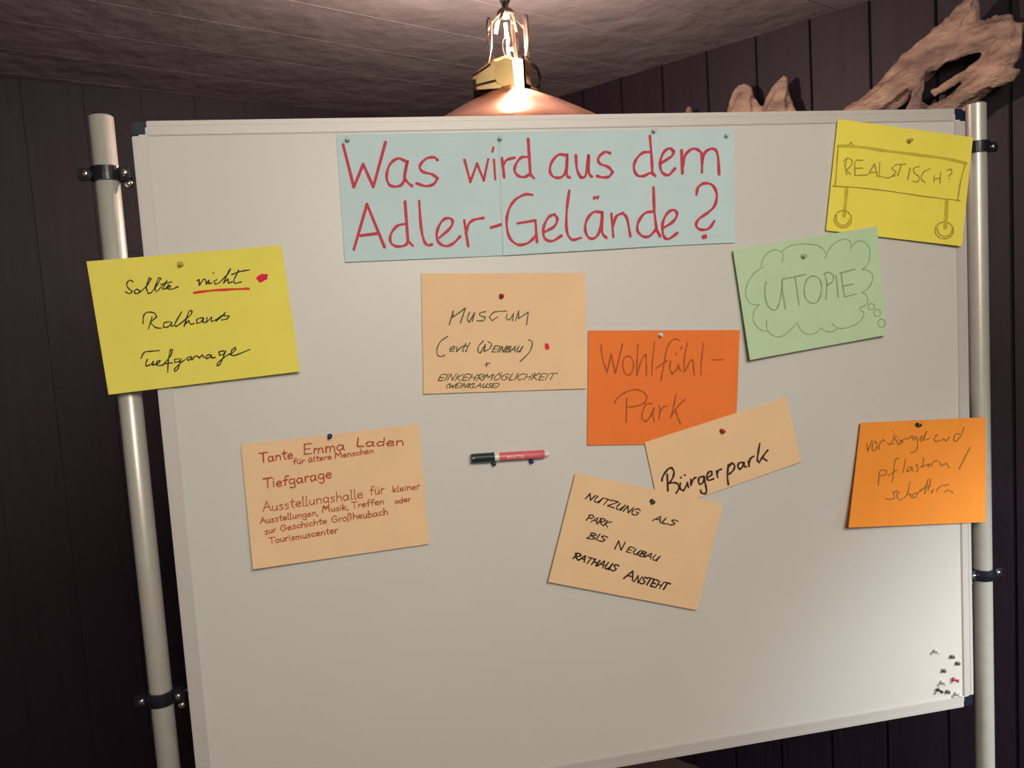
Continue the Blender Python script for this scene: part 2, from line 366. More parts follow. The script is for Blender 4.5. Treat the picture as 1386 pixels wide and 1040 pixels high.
# ------------------------------------------------------------------ paper cards
class Card:
    def __init__(s, corners, m, pin, base_lift, lifts, label, cat='paper card', group=None, sag=0):
        """corners TL TR BR BL as seen on the board; lifts = how far each corner stands off (m)"""
        s.c = [V(p) for p in corners]; s.pin = V(pin); s.base = base_lift; s.l = lifts
        TL, TR, BR, BL = s.c; ex, ey = (TR - TL + BR - BL) / 2, (BL - TL + BR - TR) / 2
        s.M = Matrix(((ex.x, ey.x), (ex.y, ey.y))).inverted(); s.cen = (TL + TR + BR + BL) / 4
        s.pu = s.uv(s.pin); nu, nv = 24, 18; s.th = .00035
        ctr = on_board(s.cen.x, s.cen.y, .001); s.o = ctr
        F, Bk = [], []
        for j in range(nv + 1):
            for i in range(nu + 1):
                u, v = i / nu, j / nv
                q = (TL * (1 - u) + TR * u) * (1 - v) + (BL * (1 - u) + BR * u) * v
                l = s.lift(q); p = on_board(q.x, q.y, l); F.append(p); Bk.append(p - nb * s.th)
        N = (nu + 1) * (nv + 1); id_ = lambda i, j: j * (nu + 1) + i; fs = []
        for j in range(nv):
            for i in range(nu):
                q = (id_(i, j), id_(i, j + 1), id_(i + 1, j + 1), id_(i + 1, j)); fs.append(q); fs.append(tuple(N + x for x in q[::-1]))
        for i in range(nu):
            fs.append((id_(i, 0), id_(i + 1, 0), N + id_(i + 1, 0), N + id_(i, 0))); fs.append((id_(i, nv), N + id_(i, nv), N + id_(i + 1, nv), id_(i + 1, nv)))
        for j in range(nv):
            fs.append((id_(0, j), N + id_(0, j), N + id_(0, j + 1), id_(0, j + 1))); fs.append((id_(nu, j), id_(nu, j + 1), N + id_(nu, j + 1), N + id_(nu, j)))
        me = bpy.data.meshes.new('paper_card'); me.from_pydata(F + Bk, [], fs)
        s.ob = link('paper_card', me, m, None, ctr)
        for p in me.polygons: p.use_smooth = p.index < 2 * nu * nv
        me.set_sharp_from_angle(angle=math.radians(40))
        props(s.ob, label, cat, group); s.ob['o'] = tuple(ctr)
    def uv(s, q): d = s.M @ (q - s.cen); return V((d.x + .5, d.y + .5))
    def lift(s, q):
        w_ = s.uv(q); u, v = min(max(w_.x, -.05), 1.05), min(max(w_.y, -.05), 1.05)
        c = (s.l[0] * (1 - u) + s.l[1] * u) * (1 - v) + (s.l[3] * (1 - u) + s.l[2] * u) * v
        d = math.hypot((u - s.pu.x) * 1.4, v - s.pu.y)
        return s.base + c * min(d, 1.3) ** 2
    def ink(s, strokes, wd, m, name='written_word', smooth=True, label=None, gap=None):
        """pen strokes; those closer than gap become one object (a word, or a letter of the heading)"""
        gap = gap if gap is not None else (1e6 if name != 'written_word' else 4.0)
        def proj(q, k): return on_board(q.x, q.y, s.lift(q) + .00022 + .000004 * (k % 9))
        ps = [smooth_path(st) for st in strokes]
        grp = list(range(len(ps)))
        for i in range(len(ps)):
            for j in range(i):
                if grp[i] != grp[j]:
                    if gap > 1e5 or min((p - q).length for a_ in ps[i] for p in a_ for b_ in ps[j] for q in b_) < gap:
                        g, h = grp[i], grp[j]; grp = [h if x == g else x for x in grp]
        for g in sorted(set(grp)):
            bm = bmesh.new()
            for k, p in enumerate(ps):
                if grp[k] == g:
                    for sub in p: ribbon(bm, sub, wd, proj, k)
            me = bpy.data.meshes.new(name); bm.to_mesh(me); bm.free()
            o = link(name, me, m, s.ob, s.o)
            if label: o['label'] = label
        return o
def ink(name, c, var=.15): return mat(name, lin(c), .65, spec=.3, var=var, scale=90)
I = dict(title=ink('crimson_marker', (192, 58, 78)), black=ink('black_felt', (45, 42, 28)), redline=ink('orange_red_marker', (220, 62, 38)), dot=ink('crimson_dot', (222, 22, 66)),
         green=ink('dark_green_felt', (88, 92, 58)), brown=ink('brown_felt', (172, 84, 34)), bold=ink('dark_brown_felt', (66, 40, 32)), rust=ink('rust_red_pen', (172, 74, 52)),
         thin=ink('black_pen', (50, 38, 30)), pencil=ink('grey_green_pencil', (150, 172, 128), .25), olive=ink('olive_highlighter', (205, 188, 62), .2), ochre=ink('ochre_pencil', (168, 112, 44), .2),
         olive2=ink('olive_pencil', (172, 155, 60), .2))
gt = 'pale blue sheets of the heading'
# heading: three pale blue sheets
t1 = Card([(455, 182), (688, 178.5), (692, 345.5), (467, 355)], P['blue'], (471, 189), .0006, (0, .0, .0003, .003), 'pale blue sheet at the left of the red heading, reading Was wi and Adler', group=gt)
t3 = Card([(786, 177), (993, 174), (995, 328.5), (789, 338)], P['blue'], (983, 183), .0006, (0, 0, .003, .0003), 'pale blue sheet at the right of the red heading, ending in the question mark', group=gt)
t2 = Card([(675, 178.7), (889, 175.5), (892, 333.3), (681, 346)], P['blue'], (676, 188), .0022, (0, 0, .001, .002), 'pale blue middle sheet of the heading, overlapping its two neighbours', group=gt)
ca = lambda t: crop(440, 160, 4.62, S(t)); cb = lambda t: crop(700, 160, 4.471, S(t))
t1.ink(ca('112,165 180,432 238,288 302,430 378,150; 500,268 455,252 405,290 385,360 400,415 445,428 490,400 515,270 495,360 515,400 545,425; 703,262 680,245 630,255 592,300 610,335 665,350 703,375 680,412 630,425 572,408;'
          '872,262 908,398 950,285 992,388 1020,258; 1056,262 1064,382; 1052,185 1047,208; 180,822 262,538 372,808; 222,735 325,722; 500,522 518,770; 510,660 450,675 410,730 412,780 450,803 500,795 520,770 548,798;'
          '588,520 600,680 620,770 645,795 668,790; 715,748 780,690 798,645 770,625 730,645 700,710 705,770 750,800 800,785 845,740; 870,640 895,800; 880,720 900,660 935,635 990,625; 1038,685 1104,665'), 4.1, I['title'])
t2.ink(ca('1106,250 1120,370; 1110,300 1135,262 1185,248; 1270,130 1284,360; 1280,245 1230,245 1195,285 1185,330 1210,362 1250,368 1282,345 1305,375;'
          '1295,480 1250,478 1190,510 1150,570 1135,650 1150,740 1200,790 1260,785 1305,750 1322,720; 1205,658 1315,640 1325,775') +
       cb('300,225 250,222 210,265 198,320 220,355 265,358 295,320 303,222 300,340 318,360; 355,225 362,310 385,360 415,345 432,225 435,330 452,355; 562,212 530,205 492,240 500,275 550,295 578,325 555,355 515,358 482,350;'
          '803,108 815,260 818,340; 808,205 760,210 720,250 706,300 725,345 765,350 812,330 835,350; 170,688 225,655 243,610 225,583 190,600 160,660 165,725 210,745 268,712; 315,440 300,560 300,680 330,735 385,725;'
          '510,570 460,570 420,620 412,680 435,725 470,725 500,680 515,570 515,690 540,725; 466,486 469,478; 486,484 489,476; 570,580 582,718; 582,650 600,595 640,575 665,610 685,715;'
          '825,420 830,560 843,670; 830,565 775,575 735,625 728,680 760,715 800,715 842,672 865,715'), 4.1, I['title'])
t3.ink(cb('872,272 935,230 948,200 920,183 885,210 865,270 875,325 915,345 955,305; 995,195 1000,335; 1003,290 1020,220 1065,185 1105,200 1118,230 1118,328; 1120,270 1135,210 1180,185 1212,215 1222,340;'
          '885,665 945,625 968,580 945,555 905,580 880,640 885,710 915,732 970,695; 1085,462 1095,420 1130,395 1180,405 1208,460 1195,530 1150,575 1100,610 1083,650 1110,675 1160,668 1192,625'), 4.1, I['title'])
t3.ink(cb('1128,720 1137,717'), 6.5, I['title'], 'question_mark_dot')
# yellow, left
y1 = Card([(117, 354), (381, 332), (406, 503), (147, 534.5)], P['yellow'], (245, 358), .0045, (.004, .006, .010, .006), 'yellow card at the left over the pole, with a red dot and red underline')
c1 = lambda t: crop(150, 350, 6.3, S(t)); c2 = lambda t: crop(170, 400, 6.93, S(t))
y1.ink(c1('190,200 165,185 135,215 150,255 185,280 160,300 125,285; 225,262 203,275 205,298 232,298 247,278 225,262; 245,290 300,240 345,175 328,165 303,240 318,300 345,292; 345,292 385,240 428,170 408,165 378,240 385,285;'
          '400,275 480,190 440,262 460,262; 425,222 520,200; 460,258 510,238 492,225 472,255 520,262 575,240; 735,190 752,180 755,230; 757,225 790,180 808,185 815,220 835,185 835,215 862,208; 872,124 876,124;'
          '905,180 880,195 890,220 925,208; 925,208 1000,130 1020,88 1000,120 962,210; 965,205 1000,175 1003,212 1035,200; 1090,100 1048,190 1065,210 1112,200; 1030,138 1100,112 1180,98;'
          '275,555 280,490 310,460 370,465 390,500 335,545 380,588 430,595; 352,500 322,600; 505,540 455,550 450,588 490,582 520,545 515,580 545,572; 605,455 545,560 560,580 595,555; 595,555 680,480 692,448 665,455 625,580;'
          '630,565 665,530 678,560 712,555; 780,505 735,520 735,555 770,540 790,507 785,545 812,545; 820,505 815,545 860,500 857,538 900,522 940,490;  900,535 960,480 975,462 965,490 1010,490 990,515 945,525')
      + c2('145,590 175,535 230,525 315,518; 205,600 190,640 195,665 240,645 262,620 250,655; 250,655 300,640 325,615 300,615 285,650 320,660 350,650; 350,655 420,570 440,510 422,508 402,600 395,720; 370,642 440,632;'
           '500,595 460,600 462,630 500,620 520,597 490,690 465,715 460,690 520,630 560,602; 605,575 575,590 583,610 608,600 616,577 622,605; 630,600 650,570 682,575 690,590 720,558 738,585;'
           '790,555 755,570 760,595 790,580 802,560 808,588 842,582; 922,520 875,530 880,560 915,555 938,522 890,640 860,660 865,635 940,572 980,548; 985,560 1030,510 1028,487 1000,510 985,552 1020,565 1165,508'), 1.9, I['black'])
y1.ink(c1('710,293 850,275 1000,265 1175,258'), 3.6, I['redline'], 'red_underline', label='orange-red underline below the first line')
y1.ink(c1('1268,175 1305,148; 1268,185 1310,165; 1255,170 1290,145; 1275,192 1322,168; 1290,150 1325,145'), 5.0, I['dot'], 'red_dot', label='hand-filled crimson dot')
# museum
m1 = Card([(570, 370), (792.5, 369.5), (794, 526), (573.5, 533.5)], P['peach'], (679, 401), .001, (.003, .002, .004, .004), 'peach card below the middle of the heading, reading Museum in green capitals')
m1.ink(crop(580, 400, 7.295, S('205,288 245,155 238,218 365,125 315,272; 405,170 382,235 402,265 455,170 432,258; 565,160 510,175 510,200 560,215 540,250 475,250; 770,155 650,165 600,215 630,250 682,212; 775,185 768,230 800,240 840,180 828,252; 860,250 890,155 890,230 985,165 968,290'))
       + crop(580, 450, 7.295, S('190,40 120,90 85,160 90,225 130,240 160,225; 540,85 495,140 490,190 512,205 562,120 548,190 600,165 622,118 590,95; 990,75 1025,100 1000,190 905,290; 575,300 572,340; 558,322 605,305') +
              word('evtl', 195, 192, 385, 190, 90, .9) + word('EINBAU', 620, 195, 915, 195, 55, .8)), 1.8, I['green'])
m1.ink(crop(580, 450, 7.295, word('EINKEHRMÖGLICHKEIT', 85, 478, 1240, 468, 62, .75) + word('(WEINKLAUSE)', 165, 550, 690, 545, 42, .7)), 1.5, I['green'])
m1.ink([[(740, 467.6), (740.6, 471)]], 6.0, I['dot'], 'red_dot', label='small crimson dot beside the second line')
# utopia and realistic
y2 = Card([(1134, 161), (1317, 186), (1302, 333.5), (1118, 312)], P['yellow2'], (1229, 191), .0042, (.001, .003, .006, .001), 'bright yellow card at the top right corner, with a drawn sign on two wheels')
c3 = lambda t: crop(1120, 180, 6.93, S(t))
y2.ink(c3('100,122 300,132 520,165 800,200 1100,240 1300,285'), 4.2, I['olive'], 'drawn_sign_edge')
y2.ink(c3('180,520 170,640 155,780; 1120,640 1105,890'), 5.0, I['olive'], 'drawn_sign_post', gap=3)
y2.ink(c3('100,120 82,380 72,490; 50,500 300,515 600,550 900,595 1240,635; 1290,300 1250,450 1220,640; 190,115 225,88 240,120;'
          '180,250 165,310 182,390; 150,265 190,238 230,260 220,310 178,345 215,390; 330,258 262,268 258,400 370,395; 260,332 330,330; 385,388 440,290 470,412; 400,372 468,368; 490,282 485,408 560,422;'
          '640,300 600,335 645,365 600,412 560,425 640,400; 640,298 735,292; 692,298 660,400; 775,330 752,440; 862,315 812,330 815,375 860,415 842,460 800,452; 962,335 900,370 880,430 915,465; 1000,400 998,460; 1062,370 1055,470; 1000,432 1058,425;'
          '1120,350 1160,340 1165,375 1135,410; 1145,432 1147,433') + crop(1120, 180, 6.93, ring(145, 810, 80) + ring(145, 800, 62, 70, a0=10, a1=200) + ring(1095, 915, 86, 78) + ring(1100, 905, 70, 66, a0=0, a1=190)), 1.9, I['olive2'])
u1 = Card([(992, 338), (1187, 306.5), (1201, 453.5), (1015, 487.5)], P['green'], (1087, 347), .0075, (.006, .004, .008, .010), 'pale green card overlapping the bright yellow one, with Utopie in a thought bubble')
c4 = lambda t: crop(1000, 320, 6.5, S(t))
u1.ink(c4('195,262 210,205 255,145 310,120 360,130 392,165 380,225; 380,135 430,95 520,70 620,70 700,85 745,115 765,150; 760,190 790,120 850,55 925,25 975,40 985,80; 978,125 1000,80 1050,42 1100,50 1145,100 1150,190 1125,255 1085,292;'
          '1085,292 1130,300 1175,335 1175,390 1140,455 1085,495; 1085,500 1120,515 1135,560 1120,600 1060,635; 1075,650 1100,680 1085,725 1030,775 950,805 880,810 820,770; 870,810 820,840 770,838 725,810; 720,805 690,840 630,865 570,850 535,810 515,760;'
          '510,765 450,830 390,875 330,885 270,850 245,800 245,740; 250,835 200,825 150,785 125,725 135,660 180,600; 175,605 110,595 70,550 60,480 85,400 140,320 215,270') +
       crop(1000, 320, 6.5, ring(1165, 620, 28) + ring(1218, 675, 28, 32) + ring(1255, 765, 32, 36)), 1.5, I['pencil'], 'drawn_thought_bubble')
u1.ink(c4('240,400 228,480 245,590 290,645 325,645 355,590 375,480 380,390 385,480 410,640; 385,378 490,358 590,335; 495,360 515,500 530,605; 650,350 600,380 575,460 590,550 645,590 700,565 728,470 710,380 650,350;'
          '755,330 775,420 765,550; 748,330 790,318 830,345 825,395 775,435; 855,345 875,535; 900,325 915,440 930,535; 890,325 1020,290; 910,440 1000,422; 925,535 1035,508'), 2.1, I['pencil'])
# wohlfuehl-park, buergerpark, nutzung
o1 = Card([(796, 447.5), (1001.5, 447), (995.5, 600.5), (795, 603)], P['orange'], (893, 453), .001, (.001, .001, .001, .002), 'deep orange card near the centre, reading Wohlfühl-Park')
o1.ink(crop(800, 450, 6.93, S('95,120 105,230 150,378 188,205 228,388 295,108; 350,225 310,245 298,310 315,380 350,402 385,370 398,290 375,235 350,225; 440,112 432,250 428,405 450,330 485,240 515,205 518,300 520,405; 595,90 575,280 570,405;'
       '830,80 790,62 740,95 705,180 685,290 655,455; 608,342 660,300 715,265; 745,270 740,340 760,392 800,350 820,305 830,355 845,358; 796,200 799,209; 850,138 842,155; 905,100 875,240 872,370 900,330 930,265 955,262 960,330 970,400;'
       '1055,100 1035,260 1030,395; 1135,258 1240,258; 222,665 245,620 320,565 410,538 490,560 522,610 500,660 430,692 330,705; 335,620 330,840; 570,670 520,672 485,740 478,810 510,838 550,800 590,712 580,780 595,840;'
       '640,690 645,750 638,820; 645,760 670,710 710,690; 798,585 775,690 748,800; 882,628 820,690 770,760 748,800; 790,720 810,790 840,860')), 2.1, I['brown'])
b1 = Card([(872.5, 599), (1064, 537.5), (1085, 625), (893, 693)], P['peach'], (977, 584), .0035, (.001, .002, .003, .001), 'narrow tilted peach card below the orange one, reading Bürgerpark')
b1.ink(crop(880, 590, 7.7, S('178,405 185,575; 122,470 135,420 185,350 225,335 248,375 235,440 200,495; 200,495 255,490 292,510 300,550 272,598; 315,495 312,550 345,575 385,510 388,490 400,540; 319,438 322,436; 360,413 363,411;'
       '425,455 425,515; 428,500 450,455 475,435; 550,425 510,440 505,490 525,505 555,480 562,425 575,500 588,575 570,605 535,595 525,570; 590,440 640,410 640,372 610,380 588,430 610,465 660,450; 690,370 705,435; 695,410 710,365 740,350;'
       '815,300 805,420 815,510; 812,330 850,285 880,310 870,355 830,395 810,400; 970,280 925,285 915,330 935,350 965,320 977,280 985,320 1000,325; 1025,265 1030,320; 1030,300 1045,240 1080,215;'
       '1142,85 1125,180 1118,255 1135,280 1180,210 1225,152; 1170,230 1215,260')), 2.9, I['bold'])
n1 = Card([(779, 640.5), (978.5, 682), (944, 826.5), (742, 788)], P['peach'], (883, 679), .006, (.006, .003, .004, .006), 'peach card tilted clockwise below the marker, with four lines of black capitals')
n1.ink(crop(765, 650, 6.5, word('NUTZUNG', 170, 160, 640, 318, 60, .55) + word('ALS', 765, 360, 960, 402, 52, .6) + word('PARK', 178, 352, 378, 415, 55, .6) + word('BIS', 190, 510, 345, 548, 55, .5) + word('N', 425, 605, 512, 622, 82, .35) + word('EUBAU', 530, 628, 815, 718, 48, .5)), 1.9, I['thin'])
n1.ink(crop(765, 650, 6.5, word('RATHAUS', 62, 690, 440, 808, 58, .55) + word('A', 515, 866, 598, 888, 88, .35) + word('NSTEHT', 600, 892, 890, 972, 62, .6)), 2.3, I['thin'])
# tante emma
e1 = Card([(326, 602), (567, 574.5), (581, 736.5), (342.5, 771)], P['peach'], (447, 591), .001, (.010, .004, .006, .012), 'peach card at the lower left, filled with small rust-red handwriting')
W_ = lambda s, l: crop(330, 575, 5.33, word(s, *l)); W2 = lambda s, l: crop(340, 645, 5.544, word(s, *l))
e1.ink(W_('Tante', (115, 276, 360, 242, 64)) + W_('Emma', (428, 218, 735, 182, 70)) + W_('Laden', (808, 160, 1160, 148, 58)) + W_('Tiefgarage', (145, 462, 640, 384, 68)), 2.0, I['rust'])
e1.ink(W_('für ältere Menschen', (355, 288, 940, 205, 40)) + W2('Ausstellungshalle', (90, 268, 845, 160, 70)) + W2('für', (888, 142, 1005, 128, 62)) + W2('kleiner', (1060, 122, 1270, 93, 46)) +
       W2('Ausstellungen,', (68, 358, 510, 290, 48)) + W2('Musik,', (535, 270, 735, 248, 46)) + W2('Treffen', (755, 243, 1000, 208, 46)) + W2('oder', (1078, 207, 1200, 186, 42)) +
       W2('zur', (105, 438, 190, 415, 42)) + W2('Geschichte', (222, 413, 572, 352, 46)) + W2('Großheubach', (605, 348, 1030, 288, 50)) + W2('Tourismuscenter', (135, 508, 655, 422, 46)), 1.5, I['rust'])
# right orange
r1 = Card([(1165, 572.5), (1334, 565), (1334.5, 707), (1148.5, 714.5)], P['orange2'] if 'orange2' in P else paper('light_orange', (.95, .33, .045)), (1242, 575), .0040, (.013, .003, .004, .015), 'orange card at the right edge over the pole, its left side curling forward')
r1.ink(crop(1160, 560, 8, S('105,320 115,410 165,290; 200,300 170,330 165,395 195,400 220,340 200,300; 235,390 250,320 285,280 300,300; 330,320 350,338 390,290 405,230; 355,335 400,325; 383,190 389,192; 430,252 434,256; 405,260 450,335 495,310 452,282;'
       '480,300 520,270 550,275 600,240; 640,255 600,260 610,290 650,262 655,360 630,410 580,425; 670,290 700,240 690,310 755,190 720,290 790,270; 840,240 870,232 830,280 860,305 895,288; 910,300 940,270 960,300 1000,255;'
       '1110,220 1060,230 1045,290 1075,300 1125,240 1160,150; 240,640 230,775; 235,640 270,610 320,620 310,660 250,675; 450,485 415,500 400,600 380,740; 335,675 435,610; 525,490 500,640; 590,580 545,590 540,630 580,612 595,580 602,620;'
       '655,550 640,560 662,600 645,632; 720,480 715,580; 680,580 790,545; 770,572 792,548 762,555 778,582; 810,570 820,530 870,510; 890,520 910,565 975,540 1000,590; 1225,365 1105,600; 440,840 390,850 405,910 370,930 315,925;'
       '460,850 430,880 450,932; 575,740 540,880 465,940; 540,880 580,870 575,900; 640,860 600,880 595,915 640,900 652,862; 650,870 740,790 770,710 730,870; 800,710 770,830; 680,830 800,780; 800,850 830,820 810,862; 860,840 900,790 990,770; 950,850 990,830 1040,860')), 1.7, I['ochre'])

# ------------------------------------------------------------------ push pins
def pinmat(n, c, r=.3): return mat(n + '_pin_plastic', c, r, spec=.6, var=.08, scale=200)
PM = dict(red=pinmat('red', (.36, .01, .03)), blue=pinmat('blue', (.012, .02, .16)), green=pinmat('dark_green', (.008, .05, .035)), black=pinmat('black', (.012, .012, .018)), grey=pinmat('grey', (.12, .12, .10)),
          pale=pinmat('pale_turquoise', (.50, .62, .58)), yellow=pinmat('yellow', (.50, .37, .06)), white=pinmat('white', (.72, .68, .62)), leaf=pinmat('pale_green', (.33, .46, .26)), crimson=pinmat('crimson', (.62, .01, .06)))
prof = [(0, .0004), (.0040, .0004), (.0044, .0010), (.0042, .0018), (.0026, .0026), (.0021, .0045), (.0022, .0075), (.0032, .0088), (.0035, .0098), (.0032, .0106), (0, .0108)]
def make_pin(key):
    b = MB(); b.lathe(prof, n=20); me = bpy.data.meshes.new('pin_head'); bmesh.ops.recalc_face_normals(b.bm, faces=b.bm.faces[:]); b.bm.to_mesh(me); b.bm.free()
    me.materials.append(PM[key]); [setattr(p, 'use_smooth', True) for p in me.polygons]; return me
nm = MB(); nm.lathe([(0, -.009), (.0005, -.007), (.0005, .0006), (0, .0006)], n=8)
needle = bpy.data.meshes.new('needle'); nm.bm.to_mesh(needle); nm.bm.free(); needle.materials.append(M['chrome'])
heads = {}
rotb = nb.to_track_quat('Z', 'Y').to_euler()
def pin(px, py, key, label, lift=0.0, tilt=(0, 0), group='push pins'):
    if key not in heads: heads[key] = make_pin(key)
    t = empty('push_pin', on_board(px, py, lift + .0003)); t.scale = (1, 1, .45 if key == 'grey' else 1)
    t.rotation_euler = (rotb.to_matrix() @ Matrix.Rotation(tilt[0], 3, 'X') @ Matrix.Rotation(tilt[1], 3, 'Y')).to_euler()
    h = bpy.data.objects.new('pin_head', heads[key]); C.objects.link(h); h.parent = t
    nd = bpy.data.objects.new('needle', needle); C.objects.link(nd); nd.parent = t
    props(t, label, 'push pin', group)
def cp(card, px, py, key, label): pin(px, py, key, label, card.lift(V((px, py))))
cp(t1, 470.5, 189.5, 'pale', 'pale translucent push pin above the letter W of the heading')
cp(t2, 676.5, 188, 'pale', 'pale translucent push pin above the i of wird, between two blue sheets')
cp(t2, 884, 178, 'pale', 'pale translucent push pin above the d of dem in the heading')
cp(t3, 982, 184, 'pale', 'pale translucent push pin in the top right corner of the heading')
cp(y1, 245, 358, 'yellow', 'yellow push pin at the top of the left yellow card')
cp(m1, 678.5, 401, 'red', 'dark red push pin above the word Museum')
cp(o1, 893, 453.5, 'white', 'whitish push pin at the top of the deep orange card')
cp(u1, 1086, 347, 'leaf', 'pale green push pin inside the thought bubble')
cp(y2, 1229, 191, 'yellow', 'yellow push pin at the top of the bright yellow card')
cp(e1, 446.5, 590.5, 'blue', 'blue push pin at the top of the lower left peach card')
cp(b1, 976.5, 583.5, 'red', 'dark red push pin in the narrow tilted peach card')
cp(n1, 882, 678.5, 'green', 'dark green push pin at the top of the clockwise-tilted peach card')
cp(r1, 1241, 575, 'green', 'dark green push pin at the top of the orange card by the right pole')
pin(668, 627, 'green', 'dark green push pin under the cap of the marker')
pin(718.5, 624, 'blue', 'blue push pin under the red barrel of the marker')
pin(1288.5, 889, 'grey', 'grey push pin, topmost of those in the lower right corner')
pin(1296, 898, 'grey', 'grey push pin just right of and below the topmost grey one')
pin(1277, 908, 'grey', 'grey push pin farthest left of the three above the red one')
pin(1290, 919.5, 'crimson', 'bright red push pin in the lower right corner of the board', tilt=(.15, .5))
pin(1269, 933.5, 'black', 'black push pin in the lower right corner of the board', tilt=(.25, .3))
pin(1282.5, 936.5, 'grey', 'grey push pin between the black pin and the frame')
pin(1275.5, 923.5, 'white', 'white push pin directly above the black one')
pin(1294.5, 939, 'white', 'white push pin nearest the bottom right corner of the frame')
pin(1266, 881, 'white', 'white push pin alone, upper left of the corner cluster')

# ------------------------------------------------------------------ marker resting on two pins
a, e_ = on_board(637.5, 621, .009), on_board(743, 614.5, .009); ax = (e_ - a).normalized(); L = (e_ - a).length
mk = empty('marker', a); props(mk, 'red-labelled whiteboard marker with a dark green cap lying on two pins', 'marker')
red = mat('marker_red_label', lin((212, 98, 106)), .4, var=.1, scale=300); gcap = mat('marker_cap_green', (.008, .032, .03), .3, spec=.6, var=.1)
k = L / .105
b = MB(); b.lathe([(0, 0), (.0072, 0), (.0082, .0015), (.0085, .028 * k), (.0092, .0285 * k), (.0092, .0305 * k), (.0078, .031 * k), (0, .031 * k)], a, ax, n=28); cap = b.out('cap', gcap, mk, smooth=False)
b = MB(); b.box(a + ax * .017 * k + nb * .0088 + up * .001, ax * .013 * k, nb * .0012, up * .0016, bev=.0006); b.out('pocket_clip', gcap, cap, origin=V(a))
b = MB(); b.lathe([(0, .030 * k), (.0072, .031 * k), (.0072, .098 * k), (.0062, .0995 * k), (.0042, .1005 * k), (.0038, .105 * k), (0, .105 * k)], a, ax, n=28); brl = b.out('barrel', M['screw_white'], mk, smooth=False)
b = MB(); b.lathe([(.00735, .037 * k), (.0074, .0372 * k), (.0074, .0978 * k), (.00735, .098 * k)], a, ax, n=40); lb = b.out('label_wrap', red, mk, smooth=True); lb['label'] = 'red printed wrap'
# white printing on the barrel, wrapped round it
upm = ax.cross(nb).normalized(); upm = upm if upm.z > 0 else -upm
def wrap(q, kk):
    an_ = q.y / .0075; return a + ax * q.x + (nb * math.cos(an_) + upm * math.sin(an_)) * .0075
bm = bmesh.new()
def word2(text, x0, x1, h, y0):
    tot = sum(GL[c][0] for c in text); sx = (x1 - x0) / tot; x = 0; out = []
    for c in text:
        wd, st = GL[c]
        for s in st: out.append([V((x0 + (x + px) * sx, y0 + py * h / 10)) for px, py in s])
        x += wd
    return out
def rib2(bm, pts, wd):
    p = [V(q) for q in pts]; vs = []
    for i, q in enumerate(p):
        t = (p[min(i + 1, len(p) - 1)] - p[max(i - 1, 0)])
        t = t.normalized() if t.length > 1e-7 else V((1, 0)); n = V((-t.y, t.x)) * wd / 2
        vs.append((bm.verts.new(wrap(q + n, 0)), bm.verts.new(wrap(q - n, 0))))
    for i in range(len(p) - 1): bm.faces.new((vs[i][0], vs[i + 1][0], vs[i + 1][1], vs[i][1]))
for st in word2('edding', .047 * k, .071 * k, .0058, -.002):
    if len(st) > 1: rib2(bm, st, .0010)
me = bpy.data.meshes.new('printing'); bm.to_mesh(me); bm.free(); link('printing', me, M['screw_white'], lb, V(a))
for x0 in (.0755, ):
    bm = bmesh.new(); rib2(bm, [V((x0 * k, .0002)), V((.092 * k, .0002))], .0034); me = bpy.data.meshes.new('label_stripe'); bm.to_mesh(me); bm.free()
    link('label_stripe', me, mat('pale_pink_print', lin((235, 150, 150)), .4, var=.1, scale=400), lb, V(a))

# ------------------------------------------------------------------ driftwood on the right wall
def wood(name, label, limbs, voxel=.006, amp=.012, fr=14):
    """limbs: lists of (pixel x, pixel y, off wall, half width, half depth)"""
    first = on_right_wall(limbs[0][0][0], limbs[0][0][1], 0)
    bm = bmesh.new(); N = 14
    for limb in limbs:
        c = [(on_right_wall(x, y, o), rw, rd) for x, y, o, rw, rd in limb]; rings = []
        sub = []
        for i in range(len(c) - 1):
            for t in (0, .25, .5, .75): sub.append((c[i][0].lerp(c[i + 1][0], t), c[i][1] * (1 - t) + c[i + 1][1] * t, c[i][2] * (1 - t) + c[i + 1][2] * t))
        sub.append(c[-1])
        for i, (p, rw, rd) in enumerate(sub):
            t = (sub[min(i + 1, len(sub) - 1)][0] - sub[max(i - 1, 0)][0]).normalized()
            dpt = (innR - t * (innR @ t)).normalized(); wd = t.cross(dpt)
            ringv = []
            for k_ in range(N):
                an_ = 2 * math.pi * k_ / N; q = p + wd * math.cos(an_) * rw + dpt * math.sin(an_) * rd
                f = 1 + .22 * math.sin(3 * an_ + i * .35) + .12 * math.sin(7 * an_ + i * .2)
                ringv.append(bm.verts.new(p + (q - p) * f))
            rings.append(ringv)
        for a1, b1_ in zip(rings, rings[1:]):
            for k_ in range(N): bm.faces.new((a1[k_], a1[(k_ + 1) % N], b1_[(k_ + 1) % N], b1_[k_]))
        bm.faces.new(rings[0][::-1]); bm.faces.new(rings[-1])
    bmesh.ops.recalc_face_normals(bm, faces=bm.faces[:])
    me = bpy.data.meshes.new(name); bm.to_mesh(me); bm.free(); o = link(name, me, M['drift'], None, first)
    md = o.modifiers.new('union', 'REMESH'); md.mode = 'VOXEL'; md.voxel_size = voxel
    tx = bpy.data.textures.new(name + '_relief', 'CLOUDS'); tx.noise_scale = .035; tx.noise_depth = 3
    d = o.modifiers.new('relief', 'DISPLACE'); d.texture = tx; d.strength = amp; d.mid_level = .5
    sm = o.modifiers.new('smooth', 'SMOOTH'); sm.iterations = 1; sm.factor = .3
    return props(o, label, 'driftwood')
